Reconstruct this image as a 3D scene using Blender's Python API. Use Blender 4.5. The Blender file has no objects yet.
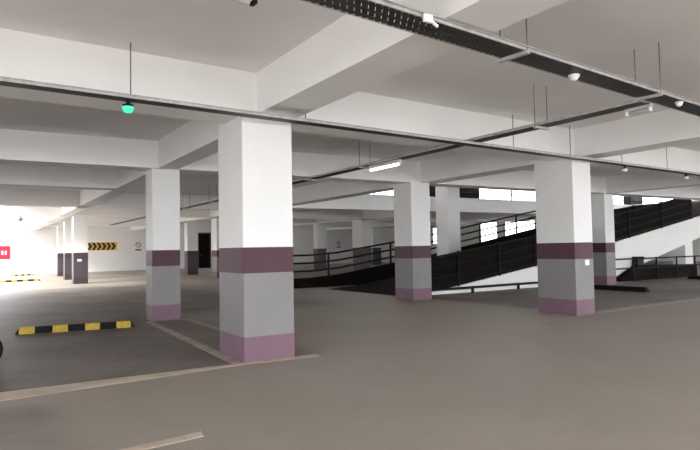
import bpy, bmesh, math, random
from mathutils import Vector, Matrix
random.seed(4)
C = bpy.context.scene.collection
S = bpy.context.scene

# ------------------------------------------------------------------ materials
def srgb(r, g, b):
    f = lambda c: (c/255/12.92) if c/255 <= .04045 else ((c/255+.055)/1.055)**2.4
    return (f(r), f(g), f(b), 1)

def mat(name, col, rough=.6, metal=0, noise=0., scale=6., bump=0., spec=.5, detail=5):
    m = bpy.data.materials.new(name); m.use_nodes = True
    nt = m.node_tree; b = nt.nodes['Principled BSDF']
    b.inputs['Roughness'].default_value = rough; b.inputs['Metallic'].default_value = metal
    b.inputs['Specular IOR Level'].default_value = spec
    b.inputs['Base Color'].default_value = col
    if noise or bump:
        tc = nt.nodes.new('ShaderNodeTexCoord'); n = nt.nodes.new('ShaderNodeTexNoise')
        n.inputs['Scale'].default_value = scale; n.inputs['Detail'].default_value = detail
        nt.links.new(tc.outputs['Object'], n.inputs['Vector'])
        if noise:
            r = nt.nodes.new('ShaderNodeValToRGB')
            r.color_ramp.elements[0].position = .3; r.color_ramp.elements[1].position = .7
            r.color_ramp.elements[0].color = tuple(c*(1-noise) for c in col[:3])+(1,)
            r.color_ramp.elements[1].color = tuple(min(1, c*(1+noise)) for c in col[:3])+(1,)
            nt.links.new(n.outputs['Fac'], r.inputs['Fac']); nt.links.new(r.outputs['Color'], b.inputs['Base Color'])
        if bump:
            bp = nt.nodes.new('ShaderNodeBump'); bp.inputs['Strength'].default_value = bump
            bp.inputs['Distance'].default_value = .01
            nt.links.new(n.outputs['Fac'], bp.inputs['Height']); nt.links.new(bp.outputs['Normal'], b.inputs['Normal'])
    return m

def emit(name, col, s):
    m = bpy.data.materials.new(name); m.use_nodes = True
    b = m.node_tree.nodes['Principled BSDF']
    b.inputs['Base Color'].default_value = col
    b.inputs['Emission Color'].default_value = col; b.inputs['Emission Strength'].default_value = s
    return m

def glass_mat():
    m = bpy.data.materials.new('window glass'); m.use_nodes = True
    b = m.node_tree.nodes['Principled BSDF']
    b.inputs['Transmission Weight'].default_value = 1; b.inputs['Roughness'].default_value = .0
    b.inputs['IOR'].default_value = 1.1; b.inputs['Base Color'].default_value = (.96, .98, .98, 1)
    return m

def mixmat(name, rough_ao, build):
    """procedural material from a function that receives (nodes, links) and returns a colour socket"""
    m = bpy.data.materials.new(name); m.use_nodes = True
    nt = m.node_tree; b = nt.nodes['Principled BSDF']
    b.inputs['Roughness'].default_value = rough_ao
    nt.links.new(build(nt), b.inputs['Base Color'])
    return m

def N(nt, t, **kw):
    n = nt.nodes.new(t)
    for k, v in kw.items():
        if k in n.inputs: n.inputs[k].default_value = v
        else: setattr(n, k, v)
    return n

AISLE = (.335, .295, .25, 1)
BAY = (.155, .132, .119, 1)

def floor_colour(nt):
    L = nt.links.new
    tc = N(nt, 'ShaderNodeTexCoord'); sep = N(nt, 'ShaderNodeSeparateXYZ'); L(tc.outputs['Object'], sep.inputs[0])
    wob = N(nt, 'ShaderNodeTexNoise'); wob.inputs['Scale'].default_value = .9; wob.inputs['Detail'].default_value = 4
    L(tc.outputs['Object'], wob.inputs['Vector'])
    def ramp(sock, a, b):
        r = N(nt, 'ShaderNodeMapRange'); r.inputs['From Min'].default_value = a; r.inputs['From Max'].default_value = b
        L(sock, r.inputs['Value']); return r.outputs['Result']
    def m(op, a, b):
        n = N(nt, 'ShaderNodeMath', operation=op)
        for i, v in enumerate((a, b)):
            if isinstance(v, (int, float)): n.inputs[i].default_value = v
            else: L(v, n.inputs[i])
        return n.outputs[0]
    # parking bays left of the first pillar are unsealed darker concrete
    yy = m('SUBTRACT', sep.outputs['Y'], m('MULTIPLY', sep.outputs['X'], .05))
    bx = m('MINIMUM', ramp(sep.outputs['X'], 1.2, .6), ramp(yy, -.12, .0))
    far = ramp(m('ADD', sep.outputs['Y'], m('MULTIPLY', wob.outputs['Fac'], 3.)), 21., 15.)  # thins the dark bay tone far back, daylight glare put into the colour
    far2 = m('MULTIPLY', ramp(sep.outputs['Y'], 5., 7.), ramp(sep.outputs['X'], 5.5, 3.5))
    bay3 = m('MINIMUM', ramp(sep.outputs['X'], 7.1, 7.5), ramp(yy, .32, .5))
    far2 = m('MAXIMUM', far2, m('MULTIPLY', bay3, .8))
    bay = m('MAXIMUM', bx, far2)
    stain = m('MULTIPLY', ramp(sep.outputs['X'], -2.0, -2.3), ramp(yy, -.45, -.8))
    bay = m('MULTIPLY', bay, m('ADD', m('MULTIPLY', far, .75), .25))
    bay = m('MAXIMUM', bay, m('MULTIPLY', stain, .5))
    # stains and scuffs
    n1 = N(nt, 'ShaderNodeTexNoise'); n1.inputs['Scale'].default_value = .55; n1.inputs['Detail'].default_value = 8
    n1.inputs['Roughness'].default_value = .6; L(tc.outputs['Object'], n1.inputs['Vector'])
    n2 = N(nt, 'ShaderNodeTexNoise'); n2.inputs['Scale'].default_value = 5.; n2.inputs['Detail'].default_value = 8
    L(tc.outputs['Object'], n2.inputs['Vector'])
    st = ramp(n1.outputs['Fac'], .35, .68)
    mix = N(nt, 'ShaderNodeMix', data_type='RGBA'); mix.inputs[6].default_value = AISLE; mix.inputs[7].default_value = BAY
    L(bay, mix.inputs[0])
    v = m('ADD', m('MULTIPLY', st, m('ADD', m('MULTIPLY', bay, .62), .12)), m('MULTIPLY', n2.outputs['Fac'], m('ADD', m('MULTIPLY', bay, .35), .1)))
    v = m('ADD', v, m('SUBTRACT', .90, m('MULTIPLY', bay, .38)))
    hsv = N(nt, 'ShaderNodeHueSaturation'); L(mix.outputs[2], hsv.inputs['Color']); L(v, hsv.inputs['Value'])
    return hsv.outputs[0]

def worn_paint(col, under, thr=.42):
    def f(nt):
        tc = N(nt, 'ShaderNodeTexCoord'); n = N(nt, 'ShaderNodeTexNoise'); n.inputs['Scale'].default_value = 3.2
        n.inputs['Detail'].default_value = 9; n.inputs['Roughness'].default_value = .7
        nt.links.new(tc.outputs['Object'], n.inputs['Vector'])
        r = N(nt, 'ShaderNodeMapRange'); r.inputs['From Min'].default_value = thr-.1; r.inputs['From Max'].default_value = thr+.16
        nt.links.new(n.outputs['Fac'], r.inputs['Value'])
        mx = N(nt, 'ShaderNodeMix', data_type='RGBA'); mx.inputs[6].default_value = under; mx.inputs[7].default_value = col
        nt.links.new(r.outputs['Result'], mx.inputs[0]); return mx.outputs[2]
    return f

M = dict(
    white=mat('pillar white paint', (.74, .735, .715, 1), .55, noise=.03, scale=1.5),
    grey=mat('pillar grey paint', (.215, .205, .20, 1), .55, noise=.04, scale=2, spec=.3),
    band=mat('pillar dark plum paint', (.078, .034, .048, 1), .55, noise=.06, scale=3, spec=.25),
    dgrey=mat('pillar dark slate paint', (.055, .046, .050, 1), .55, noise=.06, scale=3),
    base=mat('pillar mauve paint', (.175, .10, .132, 1), .55, noise=.07, scale=3, spec=.25),
    ceil=mat('ceiling plaster', (.84, .82, .81, 1), .8, noise=.04, scale=.8),
    beam=mat('beam plaster', (.86, .85, .835, 1), .7, noise=.03, scale=.9),
    wall=mat('wall plaster', (.80, .79, .77, 1), .7, noise=.02, scale=.7),
    ground=mat('outdoor concrete', (.55, .53, .50, 1), .8, noise=.08, scale=.6),
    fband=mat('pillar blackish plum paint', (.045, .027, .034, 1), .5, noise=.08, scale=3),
    deck=mat('ramp asphalt', (.012, .010, .009, 1), .9, noise=.3, scale=8, bump=.3, spec=.05),
    side=mat('ramp side plaster', (.80, .785, .75, 1), .7, noise=.03, scale=1),
    black=mat('black railing paint', (.006, .005, .005, 1), .6, noise=.2, scale=20, spec=.2),
    brown=mat('dark brown sheet', (.008, .006, .005, 1), .85, noise=.35, scale=2, spec=.08),
    rubber=mat('black rubber', (.008, .008, .008, 1), .8, noise=.3, scale=25, bump=.2, spec=.2),
    yellow=mat('yellow reflective', (.44, .30, .015, 1), .5, noise=.2, scale=18),
    trayd=mat('dark galvanised tray', (.035, .034, .033, 1), .5, .3, noise=.3, scale=12),
    trayl=mat('light galvanised tray', (.42, .41, .39, 1), .5, .2, noise=.2, scale=14),
    rod=mat('threaded steel rod', (.16, .155, .15, 1), .5, .4, noise=.2, scale=30),
    whitep=mat('white plastic', (.85, .85, .84, 1), .4, noise=.02, scale=8),
    tube=emit('lit fluorescent tube', (1, .99, .95, 1), 9),
    tubeoff=mat('unlit tube', (.5, .5, .48, 1), .3, noise=.02, scale=8),
    green=emit('green lamp lens', (.05, .75, .35, 1), 1.0),
    lens=mat('clear lamp lens', (.8, .82, .8, 1), .2, noise=.02, scale=9),
    red=mat('red sign enamel', (.36, .001, .02, 1), .5, noise=.05, scale=4),
    signw=mat('sign white', (.8, .78, .78, 1), .5, noise=.02, scale=9),
    signp=mat('faded red print', (.35, .11, .13, 1), .5, noise=.1, scale=20),
    signy=mat('sign yellow', (.72, .45, .05, 1), .5, noise=.05, scale=5),
    signk=mat('sign black', (.012, .010, .009, 1), .5, noise=.1, scale=9),
    glass=glass_mat(),
    steel=mat('rim steel', (.2, .2, .2, 1), .4, .8, noise=.1, scale=15),
    line=mixmat('worn cream line paint', .6, worn_paint((.60, .50, .40, 1), (.40, .33, .26, 1), .38)),
    line2=mixmat('worn pale line paint', .6, worn_paint((.46, .40, .34, 1), (.24, .205, .175, 1), .42)),
)
def _fl():
    m = mixmat('garage concrete floor', .55, floor_colour)
    m.node_tree.nodes['Principled BSDF'].inputs['Specular IOR Level'].default_value = .35
    return m
M['floor'] = _fl()

# ------------------------------------------------------------------ mesh helpers
def box(bm, x0, y0, z0, x1, y1, z1, bevel=0, vert_only=True):
    vs = [bm.verts.new((x, y, z)) for z in (z0, z1) for y in (y0, y1) for x in (x0, x1)]
    fs = [bm.faces.new([vs[i] for i in q]) for q in ((0, 2, 3, 1), (4, 5, 7, 6), (0, 1, 5, 4), (2, 6, 7, 3), (0, 4, 6, 2), (1, 3, 7, 5))]
    if bevel:
        es = set(e for f in fs for e in f.edges)
        if vert_only: es = [e for e in es if abs(e.verts[0].co.z-e.verts[1].co.z) > 1e-6]
        bmesh.ops.bevel(bm, geom=list(es), offset=bevel, segments=2, profile=.5, affect='EDGES')
    return bm

def obox(bm, a, b, w, z0, z1, off=0):
    """box along the plan segment a-b, width w, its centre line shifted by off to the left"""
    a, b = Vector(a), Vector(b); d = (b-a).normalized(); n = Vector((-d.y, d.x))
    P = [a+n*(off-w/2), b+n*(off-w/2), b+n*(off+w/2), a+n*(off+w/2)]
    return prism(bm, P, z0, z1)

def prism(bm, P, z0, z1):
    lo = [bm.verts.new((p[0], p[1], z0)) for p in P]; hi = [bm.verts.new((p[0], p[1], z1)) for p in P]
    n = len(P)
    bm.faces.new(lo[::-1]); bm.faces.new(hi)
    for i in range(n): bm.faces.new((lo[i], lo[(i+1) % n], hi[(i+1) % n], hi[i]))
    return bm

def slab_y(bm, P, y0, y1):
    """prism of an x-z outline between two y values"""
    lo = [bm.verts.new((p[0], y0, p[1])) for p in P]; hi = [bm.verts.new((p[0], y1, p[1])) for p in P]
    n = len(P); bm.faces.new(lo); bm.faces.new(hi[::-1])
    for i in range(n): bm.faces.new((lo[(i+1) % n], lo[i], hi[i], hi[(i+1) % n]))
    return bm

def tube(bm, a, b, r, seg=10, r2=None):
    a, b = Vector(a), Vector(b); d = b-a
    mt = Matrix.Translation((a+b)/2) @ d.to_track_quat('Z', 'Y').to_matrix().to_4x4()
    bmesh.ops.create_cone(bm, cap_ends=True, segments=seg, radius1=r, radius2=r if r2 is None else r2, depth=d.length, matrix=mt)
    return bm

def lathe(bm, prof, seg=24, mt=Matrix()):
    rings = []
    for r, z in prof:
        rings.append([bm.verts.new(mt @ Vector((r*math.cos(t), r*math.sin(t), z))) for t in [2*math.pi*i/seg for i in range(seg)]])
    for a, b in zip(rings, rings[1:]):
        for i in range(seg): bm.faces.new((a[i], a[(i+1) % seg], b[(i+1) % seg], b[i]))
    if prof[0][0] > 1e-4: bm.faces.new(rings[0][::-1])
    if prof[-1][0] > 1e-4: bm.faces.new(rings[-1])
    return bm

def obj(name, bm, m, parent=None, smooth=False, origin=None):
    bmesh.ops.recalc_face_normals(bm, faces=bm.faces[:])
    me = bpy.data.meshes.new(name)
    if parent is not None:
        mt = Matrix.Translation(-world_of(parent)); bm.transform(mt)
    elif origin is not None: bm.transform(Matrix.Translation(-Vector(origin)))
    bm.to_mesh(me); bm.free()
    o = bpy.data.objects.new(name, me); C.objects.link(o); me.materials.append(m)
    if parent is not None: o.parent = parent
    elif origin is not None: o.location = origin
    if smooth:
        for p in me.polygons: p.use_smooth = True
    return o

def world_of(o):
    v = Vector((0, 0, 0))
    while o is not None: v = v+Vector(o.location); o = o.parent
    return v

def thing(name, label, cat, loc=(0, 0, 0), group=None):
    o = bpy.data.objects.new(name, None); C.objects.link(o); o.location = loc; o.empty_display_size = .1
    return tag(o, label, cat, group)

def tag(o, label, cat, group=None):
    o['label'] = label; o['category'] = cat; o['kind'] = 'thing'
    if group: o['group'] = group
    return o

def struct(name, bm, m):
    o = obj(name, bm, m); o['kind'] = 'structure'; return o

B = bmesh.new

# ------------------------------------------------------------------ the setting
XL, XR, YF, YB = -12., 40., -13., 39.7
ZS, ZT = 3.02, 3.56           # beam soffit, slab underside
struct('floor', box(B(), -16, YF, -.3, 46, 45, 0), M['floor'])
struct('ground', box(box(B(), -50, -60, -.3, 60, YF, -.01), -50, YF, -.3, -16, 45, -.01), M['ground'])  # unseen outdoor slab added, pale to bounce light onto ceiling and beams

# ceiling slab with the ramp void and the light well at the far left left open
VX0, VX1, VY0, VY1 = 7.25, 31., 5.75, 14.6
WX1, WY0 = -1.8, 16.5
bm = B()
box(bm, XL, YF, ZT, XR, VY0, ZT+.14)
box(bm, XL, VY0, ZT, VX0, WY0, ZT+.14)
box(bm, WX1, WY0, ZT, VX0, YB, ZT+.14)
box(bm, VX0, VY1, ZT, XR, YB, ZT+.14)
box(bm, VX1, VY0, ZT, XR, VY1, ZT+.14)
struct('ceiling', bm, M['ceil'])

def beam(a, b, w, off=0, z0=ZS, z1=ZT+.01):
    return struct('ceiling_beam', obox(B(), a, b, w, z0, z1, off), M['beam'])
SL = .475/6.87
beam((XL, XL*SL), (XR, XR*SL), .60, .30)             # over the first row of pillars
beam((XL, 5.15), (XR, 5.15), .58, .29)
beam((XL, 9.35), (.35, 9.35), .55, .28)
beam((7.25, 14.45), (XR, 14.6), .5, .25, z1=3.70)
beam((XL, 16.0), (6.9, 16.0), .6, .3)
for y in (21.6, 27.0, 32.6): beam((WX1, y), (30, y), .5, .25)
beam((.20, YF), (.20, .5), .54, -.27, z0=3.045)
beam((.29, .5), (.29, YB), .40, -.20)
beam((6.95, YF), (6.95, YB), .55, -.27)
beam((14.75, YF), (14.75, VY0), .5, -.25)
beam((16.0, 14.9), (16.0, YB), .5, -.25)
beam((23.5, 14.9), (23.5, YB), .5, -.25)
beam((22.6, YF), (22.6, VY0), .5, -.25)
beam((-7.2, YF), (-7.2, WY0), .5, -.25)
beam((XL, -5.5), (XR, -5.5+.0), .5, -.9-.25)

def wall(name, bm): return struct(name, bm, M['wall'])
bm = box(B(), XL, YB, 0, 13.9, YB+.25, 3.7); box(bm, 19.3, YB, 0, 30.25, YB+.25, 3.7)
box(bm, 13.9, YB, 0, 19.3, YB+.25, .8); box(bm, 13.9, YB, 3.1, 19.3, YB+.25, 3.7)
wall('wall_back', bm)
f = struct('window_5', box(box(box(box(B(), 13.9, YB+.05, .8, 13.97, YB+.2, 3.1), 19.23, YB+.05, .8, 19.3, YB+.2, 3.1), 13.97, YB+.05, .8, 19.23, YB+.2, .87), 13.97, YB+.05, 3.03, 19.23, YB+.2, 3.1), M['steel'])  # unseen window added behind the largest pillar to light the back area
obj('window_pane', box(B(), 13.97, YB+.12, .87, 19.23, YB+.13, 3.03), M['glass'], f)
wall('wall_left', box(B(), XL-.25, -1.5, 0, XL, YB, 3.7))
bm = box(B(), XR, 5., 0, XR+.25, 6.2, 3.56); box(bm, XR, 13.2, 0, XR+.25, 21.05, 3.56)
box(bm, XR, 6.2, 0, XR+.25, 13.2, .8); box(bm, XR, 6.2, 3.1, XR+.25, 13.2, 3.56)
wall('wall_right', bm)
f = struct('window_6', box(box(box(box(B(), XR+.05, 6.2, .8, XR+.2, 6.27, 3.1), XR+.05, 13.13, .8, XR+.2, 13.2, 3.1), XR+.05, 6.27, .8, XR+.2, 13.13, .87), XR+.05, 6.27, 3.03, XR+.2, 13.13, 3.1), M['steel'])  # unseen window added off to the right, lights the area under the ramp
obj('window_pane', box(B(), XR+.12, 6.27, .87, XR+.13, 13.13, 3.03), M['glass'], f)
wall('wall_corner', box(B(), 30.25, 20.8, 0, XR, 21.05, 3.56))
# side wall beyond the ramp with its two windows
WIN = [(21.2, 24.1, 1.5, 3.2), (24.75, 26.6, 1.5, 3.2), (31.5, 32.3, 1.6, 3.0)]
def wall_with_holes():
    bm = B(); y = 21.05
    for (a, b, c, d) in WIN:
        box(bm, 30, y, 0, 30.25, a, 3.56)
        box(bm, 30, a, 0, 30.25, b, c); box(bm, 30, a, d, 30.25, b, 3.56)
        y = b
    box(bm, 30, y, 0, 30.25, YB, 3.56)
    return bm
wall('wall_side', wall_with_holes())
for i, (a, b, c, d) in enumerate(WIN):
    bm = B(); t = .05
    box(bm, 30.05, a, c, 30.2, a+t, d); box(bm, 30.05, b-t, c, 30.2, b, d)
    box(bm, 30.05, a+t, c, 30.2, b-t, c+t); box(bm, 30.05, a+t, d-t, 30.2, b-t, d)
    f = struct('window_%d' % (i+1), bm, M['steel'])
    g = obj('window_pane', box(B(), 30.12, a+t, c+t, 30.13, b-t, d-t), M['glass'], f)
# upper storey roof and walls: unseen, added to limit light through the ramp void
struct('roof', box(B(), -2, 2.5, 6.7, XR, 25, 6.95), M['ceil'])
wall('wall_upper', box(box(B(), -2, 2.5, 3.7, XR, 2.7, 6.7), -2, 2.7, 3.7, -1.8, 25, 6.7))

# dark doorway in the back wall
d = struct('door_1', box(B(), 12.15, YB-.05, 0, 13.05, YB-.01, 2.75, .01), M['brown'])
bm = box(box(box(B(), 12.05, YB-.07, 0, 12.15, YB-.005, 2.85), 13.05, YB-.07, 0, 13.15, YB-.005, 2.85), 12.15, YB-.07, 2.75, 13.05, YB-.005, 2.85)
obj('door_frame', bm, M['dgrey'], d)
obj('door_handle', tube(B(), (12.25, YB-.1, 1.05), (12.4, YB-.1, 1.05), .015, 8), M['steel'], d)

# ------------------------------------------------------------------ pillars
ZB, ZC, ZL = 1.387, 1.07, .296
def pillar(x, y, w, d, label, group='painted garage pillars', top=ZS-.003, far=False, plain=False):
    t = thing('pillar', label, 'pillar', (x+w/2, y+d/2, 0), group)
    k = .012
    obj('shaft', box(B(), x, y, ZB, x+w, y+d, top, k), M['white'], t)
    if plain:
        obj('lower_shaft', box(B(), x, y, 0, x+w, y+d, ZB, k), M['white'], t); return t
    obj('dark_band', box(B(), x, y, ZC, x+w, y+d, ZB, k), M['fband' if far else 'band'], t)  # far pillars get darker band, panel and base colours
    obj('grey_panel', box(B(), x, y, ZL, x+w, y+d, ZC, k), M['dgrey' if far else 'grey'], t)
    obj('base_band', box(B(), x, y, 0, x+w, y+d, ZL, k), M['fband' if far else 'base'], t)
    return t
pillar(0, 0, .68, .86, 'largest nearest square pillar, white above plum band, left of centre by the cream line')
pillar(.18, 5.2, .557, .52, 'white and plum pillar standing just past the yellow black wheel stop')
p3 = pillar(6.87, .475, .551, .907, 'large pillar on the right with a small white plate below its plum band')
pillar(6.6, 5.11, .615, .756, 'pillar in the middle where the black railed ramp begins')
pillar(14.7, 5.2, .5, .9, 'pillar half hidden behind the right pillar, beside the floor level railing')
pillar(12.7, 10.6, .63, .72, 'tall pillar standing inside the ramp, rising past the upper floor edge', top=6.7, plain=True)
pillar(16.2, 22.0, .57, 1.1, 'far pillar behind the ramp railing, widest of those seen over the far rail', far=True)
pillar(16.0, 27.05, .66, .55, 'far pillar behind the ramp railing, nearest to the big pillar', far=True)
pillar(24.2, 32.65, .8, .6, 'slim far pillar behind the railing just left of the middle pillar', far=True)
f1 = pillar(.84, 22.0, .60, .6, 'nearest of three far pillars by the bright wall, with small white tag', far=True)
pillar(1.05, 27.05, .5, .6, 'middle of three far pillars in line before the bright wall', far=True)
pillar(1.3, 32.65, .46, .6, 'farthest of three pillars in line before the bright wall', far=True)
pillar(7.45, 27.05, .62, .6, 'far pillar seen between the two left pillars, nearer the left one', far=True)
pillar(7.42, 22.0, .62, .8, 'far bright pillar seen just left of the largest pillar')
pillar(29.45, 10.6, .75, .7, 'slim plain white pillar under the high end of the ramp', top=2.9, plain=True)
obj('plate', box(B(), 7.16, .463, .945, 7.28, .475, 1.05, .004), M['whitep'], p3)['label'] = 'small white plate'
obj('tag', box(B(), 1.0, 21.985, 1.0, 1.17, 22.0, 1.10, .004), M['whitep'], f1)['label'] = 'small white tag'

# ------------------------------------------------------------------ ramp
PR = [(7.2, 0), (8.4, .08), (12.5, .65), (16.7, 1.38), (22.5, 2.39), (27.5, 3.3), (29.6, 3.53), (31., 3.53)]
def rz(x):
    for (a, za), (b, zb) in zip(PR, PR[1:]):
        if x <= b: return za+(zb-za)*max(0, x-a)/(b-a)
    return PR[-1][1]
RY0, RY1 = 6.2, 10.5
ramp = thing('ramp', 'concrete ramp climbing right with dark deck and white side wall', 'ramp', (7.2, RY0, 0))
def ribbon(off0, off1, x0=7.2, x1=31.):
    xs = [x0]+[p[0] for p in PR if x0 < p[0] < x1]+[x1]
    return [(x, max(0, rz(x)+off0)) for x in xs], [(x, rz(x)+off1) for x in xs]
lo, hi = ribbon(-.04, .004)
obj('deck', slab_y(B(), lo+hi[::-1], RY0+.12, RY1), M['deck'], ramp)
under = [(7.21, 0), (15.9, 0), (22.5, 1.56), (27.5, 2.5), (29.6, 2.9), (31., 2.9)]
top = [(x, rz(x)+.02) for x in (31., 29.6, 27.5, 22.5, 16.7, 12.5, 8.4)]
obj('side_wall', slab_y(B(), under+top, RY0, RY0+.12), M['side'], ramp)
under2 = [(x, max(0, rz(x)-.35)) for x in (9.6, 12.5, 16.7, 22.5, 27.5, 29.6, 31.)]
obj('soffit', slab_y(B(), under2+[(x, rz(x)-.04) for x in (31., 29.6, 27.5, 22.5, 16.7, 12.5, 9.6)], RY0+.12, RY1), M['side'], ramp)

def rail_bm(y, h, x0, x1, r):
    bm = B(); xs = [x0]+[p[0] for p in PR if x0 < p[0] < x1]+[x1]
    for a, b in zip(xs, xs[1:]): tube(bm, (a, y, rz(a)+h), (b, y, rz(b)+h), r, 8)
    return bm

# near railing, filled with dark mesh sheet
ny = RY0+.06
nr = thing('ramp_railing', 'black near side ramp railing with dark infill, on top of white side wall', 'railing', (7.6, ny, 0))
x0, x1 = 7.75, 21.95
for h in (1.0, .70, .40, .12): obj('rail', rail_bm(ny-.05, h, x0, x1, .022), M['black'], nr)
for x in (7.78, 9.16, 10.84, 12.48, 14.1, 15.8, 17.6, 19.75, 21.9):
    obj('post', tube(B(), (x, ny-.05, rz(x)+.01), (x, ny-.05, rz(x)+1.05), .03, 8), M['black'], nr)
lo, hi = ribbon(.03, .97, x0, x1)
lo = [(x, rz(x)+.03) for x, z in lo]
obj('infill_sheet', slab_y(B(), lo+hi[::-1], ny-.012, ny), M['brown'], nr)

# far railing on its dark kerb
fy = 11.75
kb = thing('ramp_kerb', 'dark low kerb wall along the far side of the ramp', 'kerb', (6.2, fy, 0))
kx0, kx1 = 6.2, 19.6
xs = [kx0]+[p[0] for p in PR if kx0 < p[0] < kx1]+[kx1]
obj('kerb_wall', slab_y(B(), [(kx0, 0), (kx1, 0)]+[(x, rz(x)+.34) for x in xs[::-1]], fy-.1, fy+.1), M['brown'], kb)
fr = thing('ramp_railing', 'open black far side ramp railing with see through rails, behind the tall pillar', 'railing', (6.2, fy, .34))
for h in (1.14, .86, .58): obj('rail', rail_bm(fy, h, kx0, kx1, .034), M['black'], fr)
for x in (7.97, 10.75, 13.3, 15.5, 17.75, 19.4):
    obj('post', tube(B(), (x, fy, rz(x)+.33), (x, fy, rz(x)+1.17), .04, 8), M['black'], fr)

# tall dark sheet fence where the ramp nears the upper floor
sc = thing('sheet_fence', 'tall dark brown sheet fence along the upper end of the ramp', 'fence', (20., RY1, 2.))
bm = B(); xa, xb = 20., 29.4
def FT(x): return 2.55+.142*(x-20.) if x < 25.3 else 3.30+.03*(x-25.3)
for i in range(6):
    a = xa+(xb-xa)*i/6; b = xa+(xb-xa)*(i+1)/6-.04
    P = [(a, rz(a)), (b, rz(b)), (b, FT(b)), (a, FT(a))]
    obj('panel', slab_y(B(), P, RY1-.03, RY1), M['brown'], sc)
for i in range(7):
    a = xa+(xb-xa)*i/6-.02; a = max(a, xa)
    obj('post', box(B(), a-.03, RY1-.09, rz(a)-.03, a+.03, RY1-.03, FT(a)+.02), M['black'], sc)

# low pipe barrier at the foot of the white wall
lb = thing('pipe_barrier', 'low black pipe barrier at the foot of the white ramp wall', 'barrier', (7.3, 5.75, 0))
obj('pipe', tube(B(), (7.3, 5.8, .17), (14.6, 5.98, .17), .035, 10), M['black'], lb)
for x in (7.6, 9.35, 11.3, 13.2):
    yv = 5.8+(x-7.3)*.0247
    p = obj('post', tube(B(), (x, yv, .0), (x, yv, .17), .045, 8), M['black'], lb)

# floor level railing on the right
gr = thing('floor_railing', 'low black floor level railing on the right, below the rising ramp', 'railing', (15.4, 6.05, 0))
gy = 5.84
GPX = (15.9, 17.2, 18.65, 20.0, 21.3, 22.7, 24.1)
for z in (.80, .46): obj('rail', tube(B(), (15.3, gy, z), (24.15, gy, z), .025, 8), M['black'], gr)
for x in GPX:
    obj('post', tube(B(), (x, gy, 0), (x, gy, .83), .03, 8), M['black'], gr)
kr = slab_y(B(), [(16.6, 0), (21.6, 0), (21.6, .48), (17.7, .55), (16.6, .12)], 5.92, 6.17)
tag(obj('low_wall', kr, M['brown'], origin=(19, 6.05, 0)), 'low dark wall at the foot of the ramp, behind the floor level railing', 'wall')
bx = thing('equipment_box', 'black box standing on the low dark wall below the ramp', 'box', (17.83, 6.05, .545))
obj('body', box(B(), 17.62, 5.95, .55, 18.04, 6.15, .83, .015), M['black'], bx)
obj('lid', box(B(), 17.60, 5.94, .83, 18.06, 6.16, .86, .01), M['rubber'], bx)

# ------------------------------------------------------------------ upper floor edge seen through the void
ur = thing('upper_railing', 'thin black rail along the upper floor edge against bright sky', 'railing', (12, 14.95, 3.7))
for z in (4.0, ): obj('rail', tube(B(), (11.8, 14.95, z), (40, 14.95, z), .035, 8), M['black'], ur)
for x in (12.2, 16.0, 21.0, 26.0, 31.0, 36.0):
    obj('post', tube(B(), (x, 14.95, 3.7), (x, 14.95, 4.6), .04, 8), M['black'], ur)
def ubox(a, b, label):
    t = thing('duct_box', label, 'box', ((a+b)/2, 15.5, 3.703), 'black boxes on the upper floor edge')
    obj('casing', box(B(), a, 15.2, 3.78, b, 15.7, 4.5, .02), M['black'], t)
    obj('foot', box(B(), a+.1, 15.25, 3.703, b-.1, 15.65, 3.78), M['black'], t)
# ------------------------------------------------------------------ cable trays
def tray(name, label, a, b, w, z, h, m_side, m_bot, hangers, lattice=False):
    a, b = Vector(a), Vector(b); d = (b-a).normalized(); n = Vector((-d.y, d.x)); L = (b-a).length
    t = thing(name, label, 'cable tray', (a.x, a.y, z), 'cable trays under the ceiling')
    for s in (-1, 1):
        bm = obox(B(), a, b, .012, z, z+h, s*(w/2))
        obox(bm, a, b, .03, z+h-.006, z+h, s*(w/2+.012))
        obj('side_flange', bm, m_side, t)
    bm = B()
    if lattice:
        k = 0.; step = .062; ww = w-.014
        while k < L-ww:
            p = a+d*k-n*ww/2; q = a+d*(k+ww*.8)+n*ww/2
            obox(bm, p, q, .044, z+.002, z+.008)
            k += step
        for s in (-.33, 0, .33): obox(bm, a, b, .03, z, z+.006, s*w)
    else:
        obox(bm, a, b, w-.014, z, z+.006)
    obj('bottom_plate', bm, m_bot, t)
    for s in hangers:
        p = a+d*s
        obj('support_bar', obox(B(), p-n*(w/2+.02), p+n*(w/2+.02), .04, z-.03, z-.001), M['trayl'], t)
        for q in (-1, 1):
            e = p+n*q*(w/2+.006)
            obj('hanger_rod', tube(B(), (e.x, e.y, z-.03), (e.x, e.y, ZT), .006, 6), M['rod'], t)
    return t
def t1y(x): return -3.40+.105*x
tray('cable_tray', 'wide dark perforated cable tray crossing the top of the view', (-6, t1y(-6)), (20, t1y(20)), .26, 2.995, .03,
     M['trayl'], M['trayd'], [1.5, 3.9, 7.22, 9.66, 12., 15., 18.], True)
def t2y(x): return -.37+.079*x
t2 = tray('cable_tray', 'pale cable tray running along the front beam past both large pillars', (-8, t2y(-8)), (24, t2y(24)), .17, 2.918, .034,
     M['trayl'], M['trayd'], [], False)
for x in (-4.2, -1.38, .78, 4.9, 6.55, 8.35, 10.25):
    o = obj('hanger_rod', tube(B(), (x, t2y(x)+.11, 2.92), (x, t2y(x)+.11, ZT), .007, 6), M['rod'], t2)
    obj('hanger_clamp', box(B(), x-.04, t2y(x)+.075, 2.95, x+.04, t2y(x)+.12, 2.975), M['rod'], t2)
tray('cable_tray', 'narrow dark cable tray running from the wide tray back to the tube light', (3.84, -2.84), (3.84, 30), .24, 2.98, .034,
     M['trayl'], M['trayd'], [1.5, 5.9, 8.2, 12., 15., 18., 21.])

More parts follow.
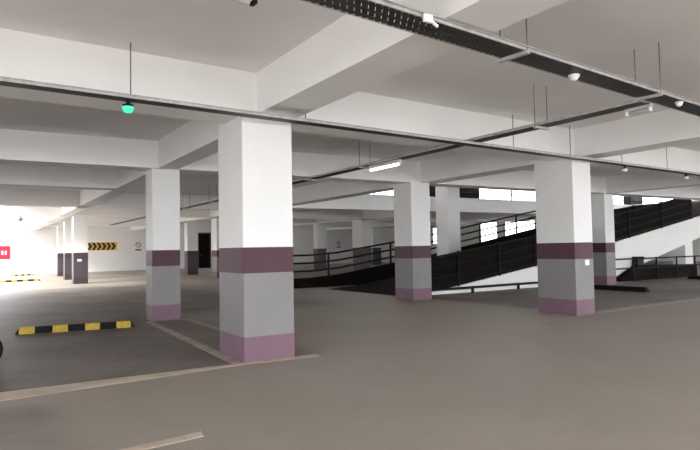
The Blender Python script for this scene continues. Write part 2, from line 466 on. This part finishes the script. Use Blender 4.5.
# ------------------------------------------------------------------ lamps
def batten(x, y0, y1, z, label, lit):
    t = thing('batten_light', label, 'light', (x, (y0+y1)/2, z+.05), 'batten lights')
    obj('housing', box(B(), x-.03, y0, z+.02, x+.03, y1, 2.981, .004), M['whitep' if lit else 'tubeoff'], t)
    obj('fluorescent_tube', tube(B(), (x, y0+.03, z), (x, y1-.03, z), .019 if lit else .012, 12), M['tube' if lit else 'tubeoff'], t, True)
    for y in (y0+.005, y1-.03):
        obj('lamp_holder', box(B(), x-.022, y, z-.022, x+.022, y+.025, z+.022, .003), M['whitep'], t)
    return t
batten(3.87, 1.92, 2.92, 2.895, 'lit fluorescent batten light hanging below the narrow cable tray', True)
batten(3.96, -2.85, -2.52, 2.925, 'unlit batten light below the crossing of the dark trays', False)
# batten at the top left edge runs parallel to the front beam
t = thing('batten_light', 'unlit white batten light at the top edge of the view, left of the wide tray', 'light', (-1.45, -3.2, 3.0), 'batten lights')
obj('housing', obox(B(), (-2.1, -3.29), (-1.2, -3.19), .06, 3.0, 3.05), M['whitep'], t)
obj('end_cap', obox(B(), (-1.2, -3.19), (-1.175, -3.187), .062, 2.975, 3.05), M['black'], t)
obj('fluorescent_tube', tube(B(), (-2.05, -3.284, 2.985), (-1.22, -3.192, 2.985), .018, 12), M['tubeoff'], t, True)
obj('cord', tube(B(), (-1.25, -3.195, 3.05), (-1.25, -3.195, ZT), .006, 6), M['rod'], t)

def detector(x, y, z, label, r=.055, up=False):
    t = thing('round_detector', label, 'detector', (x, y, z), 'round detectors under the wide tray')
    T = Matrix.Translation((x, y, 0))
    obj('base_ring', lathe(B(), [(0, z), (r, z), (r, z-.018), (r*.8, z-.02), (0, z-.02)], 20, T), M['whitep'], t)
    obj('sensor_dome', lathe(B(), [(r*.82, z-.02), (r*.7, z-.042), (r*.35, z-.055), (0, z-.056)], 20, T), M['lens'], t, True)
    return t
detector(2.16, t1y(2.16)+.03, 2.992, 'round white detector under the middle of the wide dark tray')
detector(4.20, t1y(4.20)-.08, 2.992, 'small round white detector on the wide tray near the right edge', .045)
t = thing('junction_box', 'square white junction box clipped to the wide dark tray', 'box', (.06, -3.42, 3.02))
obj('cover', box(B(), -.05, -3.575, 2.955, .03, -3.55, 3.01, .006), M['whitep'], t)
obj('spotlight', tube(B(), (.03, -3.56, 2.97), (.09, -3.545, 2.95), .013, 12), M['whitep'], t)

def indicator(x, y, label, m, z=2.845):
    t = thing('indicator_lamp', label, 'lamp', (x, y, z), 'bay indicator lamps under the pale tray')
    obj('mounting_cap', lathe(B(), [(0, 2.917), (.022, 2.917), (.022, z+.03), (.055, z+.022), (.06, z), (0, z)], 18,
        Matrix.Translation((x, y, 0))), M['black'], t)
    obj('lens', lathe(B(), [(.058, z), (.05, z-.035), (.03, z-.06), (0, z-.066)], 18, Matrix.Translation((x, y, 0))), m, t, True)
indicator(-1.43, t2y(-1.43), 'round lamp glowing green under the pale tray at left', M['green'])
indicator(8.25, t2y(8.25), 'unlit indicator lamp under the pale tray just right of the large right pillar', M['lens'])
indicator(10.9, t2y(10.9), 'unlit indicator lamp under the pale tray at the right edge', M['lens'])
hx = -1.12
t = thing('hanging_camera', 'small dark camera hanging from the ceiling before the bright wall', 'camera', (hx, 24.2, 3.56))
obj('stem', tube(B(), (hx, 24.2, 3.02), (hx, 24.2, 3.56), .02, 8), M['rod'], t)
obj('housing', lathe(B(), [(0, 3.04), (.09, 3.03), (.11, 2.97), (.08, 2.9), (0, 2.88)], 16, Matrix.Translation((hx, 24.2, 0))), M['rod'], t, True)

# ------------------------------------------------------------------ signs on the back wall
yw = YB
t = thing('chevron_sign', 'yellow sign with six black chevrons pointing right on the back wall', 'sign', (4.9, yw, 1.85))
obj('board', box(B(), 3.85, yw-.03, 1.55, 5.98, yw, 2.14), M['signy'], t)
for i in range(6):
    x = 3.90+i*.325; w = .215
    P = [(x, 1.58), (x+w, 1.58), (x+w+.17, 1.845), (x+w, 2.11), (x, 2.11), (x+.17, 1.845)]
    obj('chevron', slab_y(B(), P, yw-.036, yw-.029), M['signk'], t)
def nosign(x, z0, label, w=.52):
    t = thing('prohibition_sign', label, 'sign', (x, yw, z0), 'prohibition signs on the back wall')
    obj('board', box(B(), x-w/2, yw-.02, z0, x+w/2, yw, z0+.82), M['signw'], t)
    bm = B(); n = 32; cz = z0+.5
    ring = []
    for i in range(n):
        a = 2*math.pi*i/n
        ring.append([bm.verts.new((x+r*math.cos(a), y, cz+r*math.sin(a))) for r, y in ((.15, yw-.028), (.21, yw-.028), (.21, yw-.019), (.15, yw-.019))])
    for i in range(n):
        a, b = ring[i], ring[(i+1) % n]
        for k in range(4): bm.faces.new((a[k], a[(k+1) % 4], b[(k+1) % 4], b[k]))
    obj('ring', bm, M['signp'], t)
    s = .125
    obj('slash', slab_y(B(), [(x-s-.02, cz+s-.02), (x-s+.02, cz+s+.02), (x+s+.02, cz-s+.02), (x+s-.02, cz-s-.02)], yw-.027, yw-.019), M['signp'], t)
    obj('caption_strip', box(B(), x-w/2+.05, yw-.026, z0+.06, x+w/2-.05, yw-.019, z0+.2), M['signp'], t)
nosign(7.5, 1.42, 'small faded red prohibition sign on the back wall right of the chevron sign')
nosign(25.2, 1.38, 'small faded red prohibition sign on the back wall behind the ramp railing')
t = thing('red_sign', 'red sign with a white arrow on the bright wall at the left edge', 'sign', (-1.9, yw, 1.5))
obj('board', box(B(), -3.0, yw-.05, 1.06, -.92, yw, 1.95), M['red'], t)
obj('arrow', slab_y(B(), [(-2.7, 1.47), (-2.35, 1.7), (-2.35, 1.55), (-1.55, 1.55), (-1.55, 1.40), (-2.35, 1.40), (-2.35, 1.25)], yw-.058, yw-.049), M['signw'], t)
for a in (-1.42, -1.22): obj('mark', box(B(), a, yw-.058, 1.36, a+.1, yw-.049, 1.62), M['signw'], t)

# ------------------------------------------------------------------ wheel stops
def wheel_stop(a, b, label, striped=True, h=.11, w=.15, nst=4):
    a, b = Vector(a), Vector(b); d = (b-a).normalized(); n = Vector((-d.y, d.x)); L = (b-a).length
    t = thing('wheel_stop', label, 'wheel stop', (a.x, a.y, 0), 'rubber wheel stops')
    def sect(s0, s1, g, e0=0, e1=0):
        bm = B(); prof = [(-w/2-g, 0), (-w/2*.62-g, h+g), (w/2*.62+g, h+g), (w/2+g, 0)]
        A, D = [], []
        for u, z in prof:
            f = z/h if z > 0 else 0
            p = a+d*(s0+e0*f)+n*u; q = a+d*(s1-e1*f)+n*u
            A.append(bm.verts.new((p.x, p.y, z))); D.append(bm.verts.new((q.x, q.y, z)))
        bm.faces.new(A); bm.faces.new(D[::-1])
        for i in range(4): bm.faces.new((A[i], D[i], D[(i+1) % 4], A[(i+1) % 4]))
        return bm
    obj('rubber_body', sect(0, L, 0, .06, .06), M['rubber'], t)
    if striped:
        st = (L-.12)/(2*nst-1)
        for i in range(nst):
            s = .06+2*i*st
            obj('yellow_stripe', sect(s, s+st*.93, .003), M['yellow'], t)
    return t
wheel_stop((-2.19, 4.80), (-.30, 4.50), 'black and yellow striped wheel stop on the dark floor left of the pillars')
wheel_stop((-1.9, 27.0), (-.05, 27.3), 'far striped wheel stop below the red sign, nearer of two', h=.09)
wheel_stop((-1.0, 36.6), (.35, 36.6), 'farthest striped wheel stop at the foot of the bright wall', h=.09)
wheel_stop((12.95, 2.75), (12.95, 4.55), 'black wheel stop on the floor right of the large right pillar', False, .13, .2)
wheel_stop((19.6, 3.4), (19.6, 5.2), 'black wheel stop at the right edge before the floor level railing', False, .13, .2)

# tyre at the left edge
t = thing('tyre', 'black tyre standing on the floor at the left edge of the view', 'tyre', (-2.64, 1.66, 0))
R = .19; mt = Matrix.Translation((-2.635, 1.7, R)) @ Matrix.Rotation(math.radians(25), 4, 'Z') @ Matrix.Rotation(math.pi/2, 4, 'X')
prof = []
for i in range(17):
    a = 2*math.pi*i/16; prof.append((R-.05+.05*math.cos(a), .055*math.sin(a)))
obj('tread', lathe(B(), prof, 32, mt), M['rubber'], t, True)
obj('rim', lathe(B(), [(0, .012), (.03, .03), (.06, .02), (.1, .03), (.1, -.03), (.06, -.02), (.03, -.03), (0, -.012)], 24, mt), M['steel'], t)

# ------------------------------------------------------------------ painted lines
def line(P, label, m='line'):
    bm = B(); prism(bm, P, -.002, .0025)
    c = sum((Vector(p) for p in P), Vector((0, 0)))/len(P)
    return tag(obj('painted_line', bm, M[m], origin=(c.x, c.y, 0)), label, 'floor marking', 'painted lines on the floor')
line([(-7, -.85), (-.03, -.11), (.93, -.2), (.97, -.03), (.68, -.012), (.0, -.012), (-2.5, .03), (-7, .06)], 'long cream line crossing the floor in front of the largest pillar')
line([(-.16, -.01), (-.01, -.01), (.15, 5.1), (.03, 5.1)], 'narrow pale line between the two left pillars', 'line2')
line([(.72, 1.0), (.85, 1.0), (.90, 5.1), (.78, 5.1)], 'faint pale line right of the second pillar, ending behind the largest', 'line2')
line([(.05, 5.1), (.9, 5.05), (.9, 5.17), (.05, 5.18)], 'short pale line at the foot of the second pillar', 'line2')
line([(-2.3, -2.62), (-1.32, -2.49), (-1.3, -2.37), (-2.3, -2.5)], 'short cream dash on the floor at the bottom of the view')
line([(5.6, .28), (6.86, .36), (6.86, .46), (5.6, .4)], 'faint line on the floor left of the large right pillar', 'line2')
line([(7.5, .5), (13.8, .9), (13.8, 1.02), (7.5, .6)], 'faint line on the floor running right from the large right pillar', 'line2')

ubox(15.55, 16.35, 'small black box on the upper floor edge left of the tall pillar')
ubox(17.3, 18.95, 'black box on the upper floor edge right of the tall pillar')
ubox(31.9, 33.25, 'black box on the upper floor edge above the sheet fence')

# ------------------------------------------------------------------ daylight
w = bpy.data.worlds.new('sky'); S.world = w; w.use_nodes = True
bg = w.node_tree.nodes['Background']; bg.inputs[0].default_value = (.95, .98, 1.04, 1); bg.inputs[1].default_value = 8.0

sd = bpy.data.lights.new('sun', 'SUN'); sd.energy = 8; sd.angle = math.radians(16); sd.color = (1, .97, .92)
so = bpy.data.objects.new('sun', sd); C.objects.link(so); so.location = (-20, -10, 20)
so.rotation_euler = Vector((.80, .30, -.50)).to_track_quat('-Z', 'Y').to_euler()

# ------------------------------------------------------------------ camera
cd = bpy.data.cameras.new('camera'); cam = bpy.data.objects.new('camera', cd); C.objects.link(cam)
r = Vector((0.84702921, -0.53123368, -0.01822896)); u = Vector((-0.00573137, -0.04341989, 0.99904047)); f = Vector((0.53151544, 0.84611199, 0.03982261))
mw = Matrix((r, u, -f)).transposed().to_4x4(); mw.translation = (-2.71965598, -6.77902379, 1.35)
cam.matrix_world = mw
cd.sensor_width = 36; cd.lens = 591.19*36/700; cd.clip_start = .05; cd.clip_end = 300
S.camera = cam
S.view_settings.view_transform = 'Standard'; S.view_settings.look = 'None'
S.view_settings.gamma = 1; S.view_settings.use_curve_mapping = False
S.view_settings.exposure = 0.0
S.cycles.use_denoising = True
S.cycles.max_bounces = 10; S.cycles.diffuse_bounces = 6
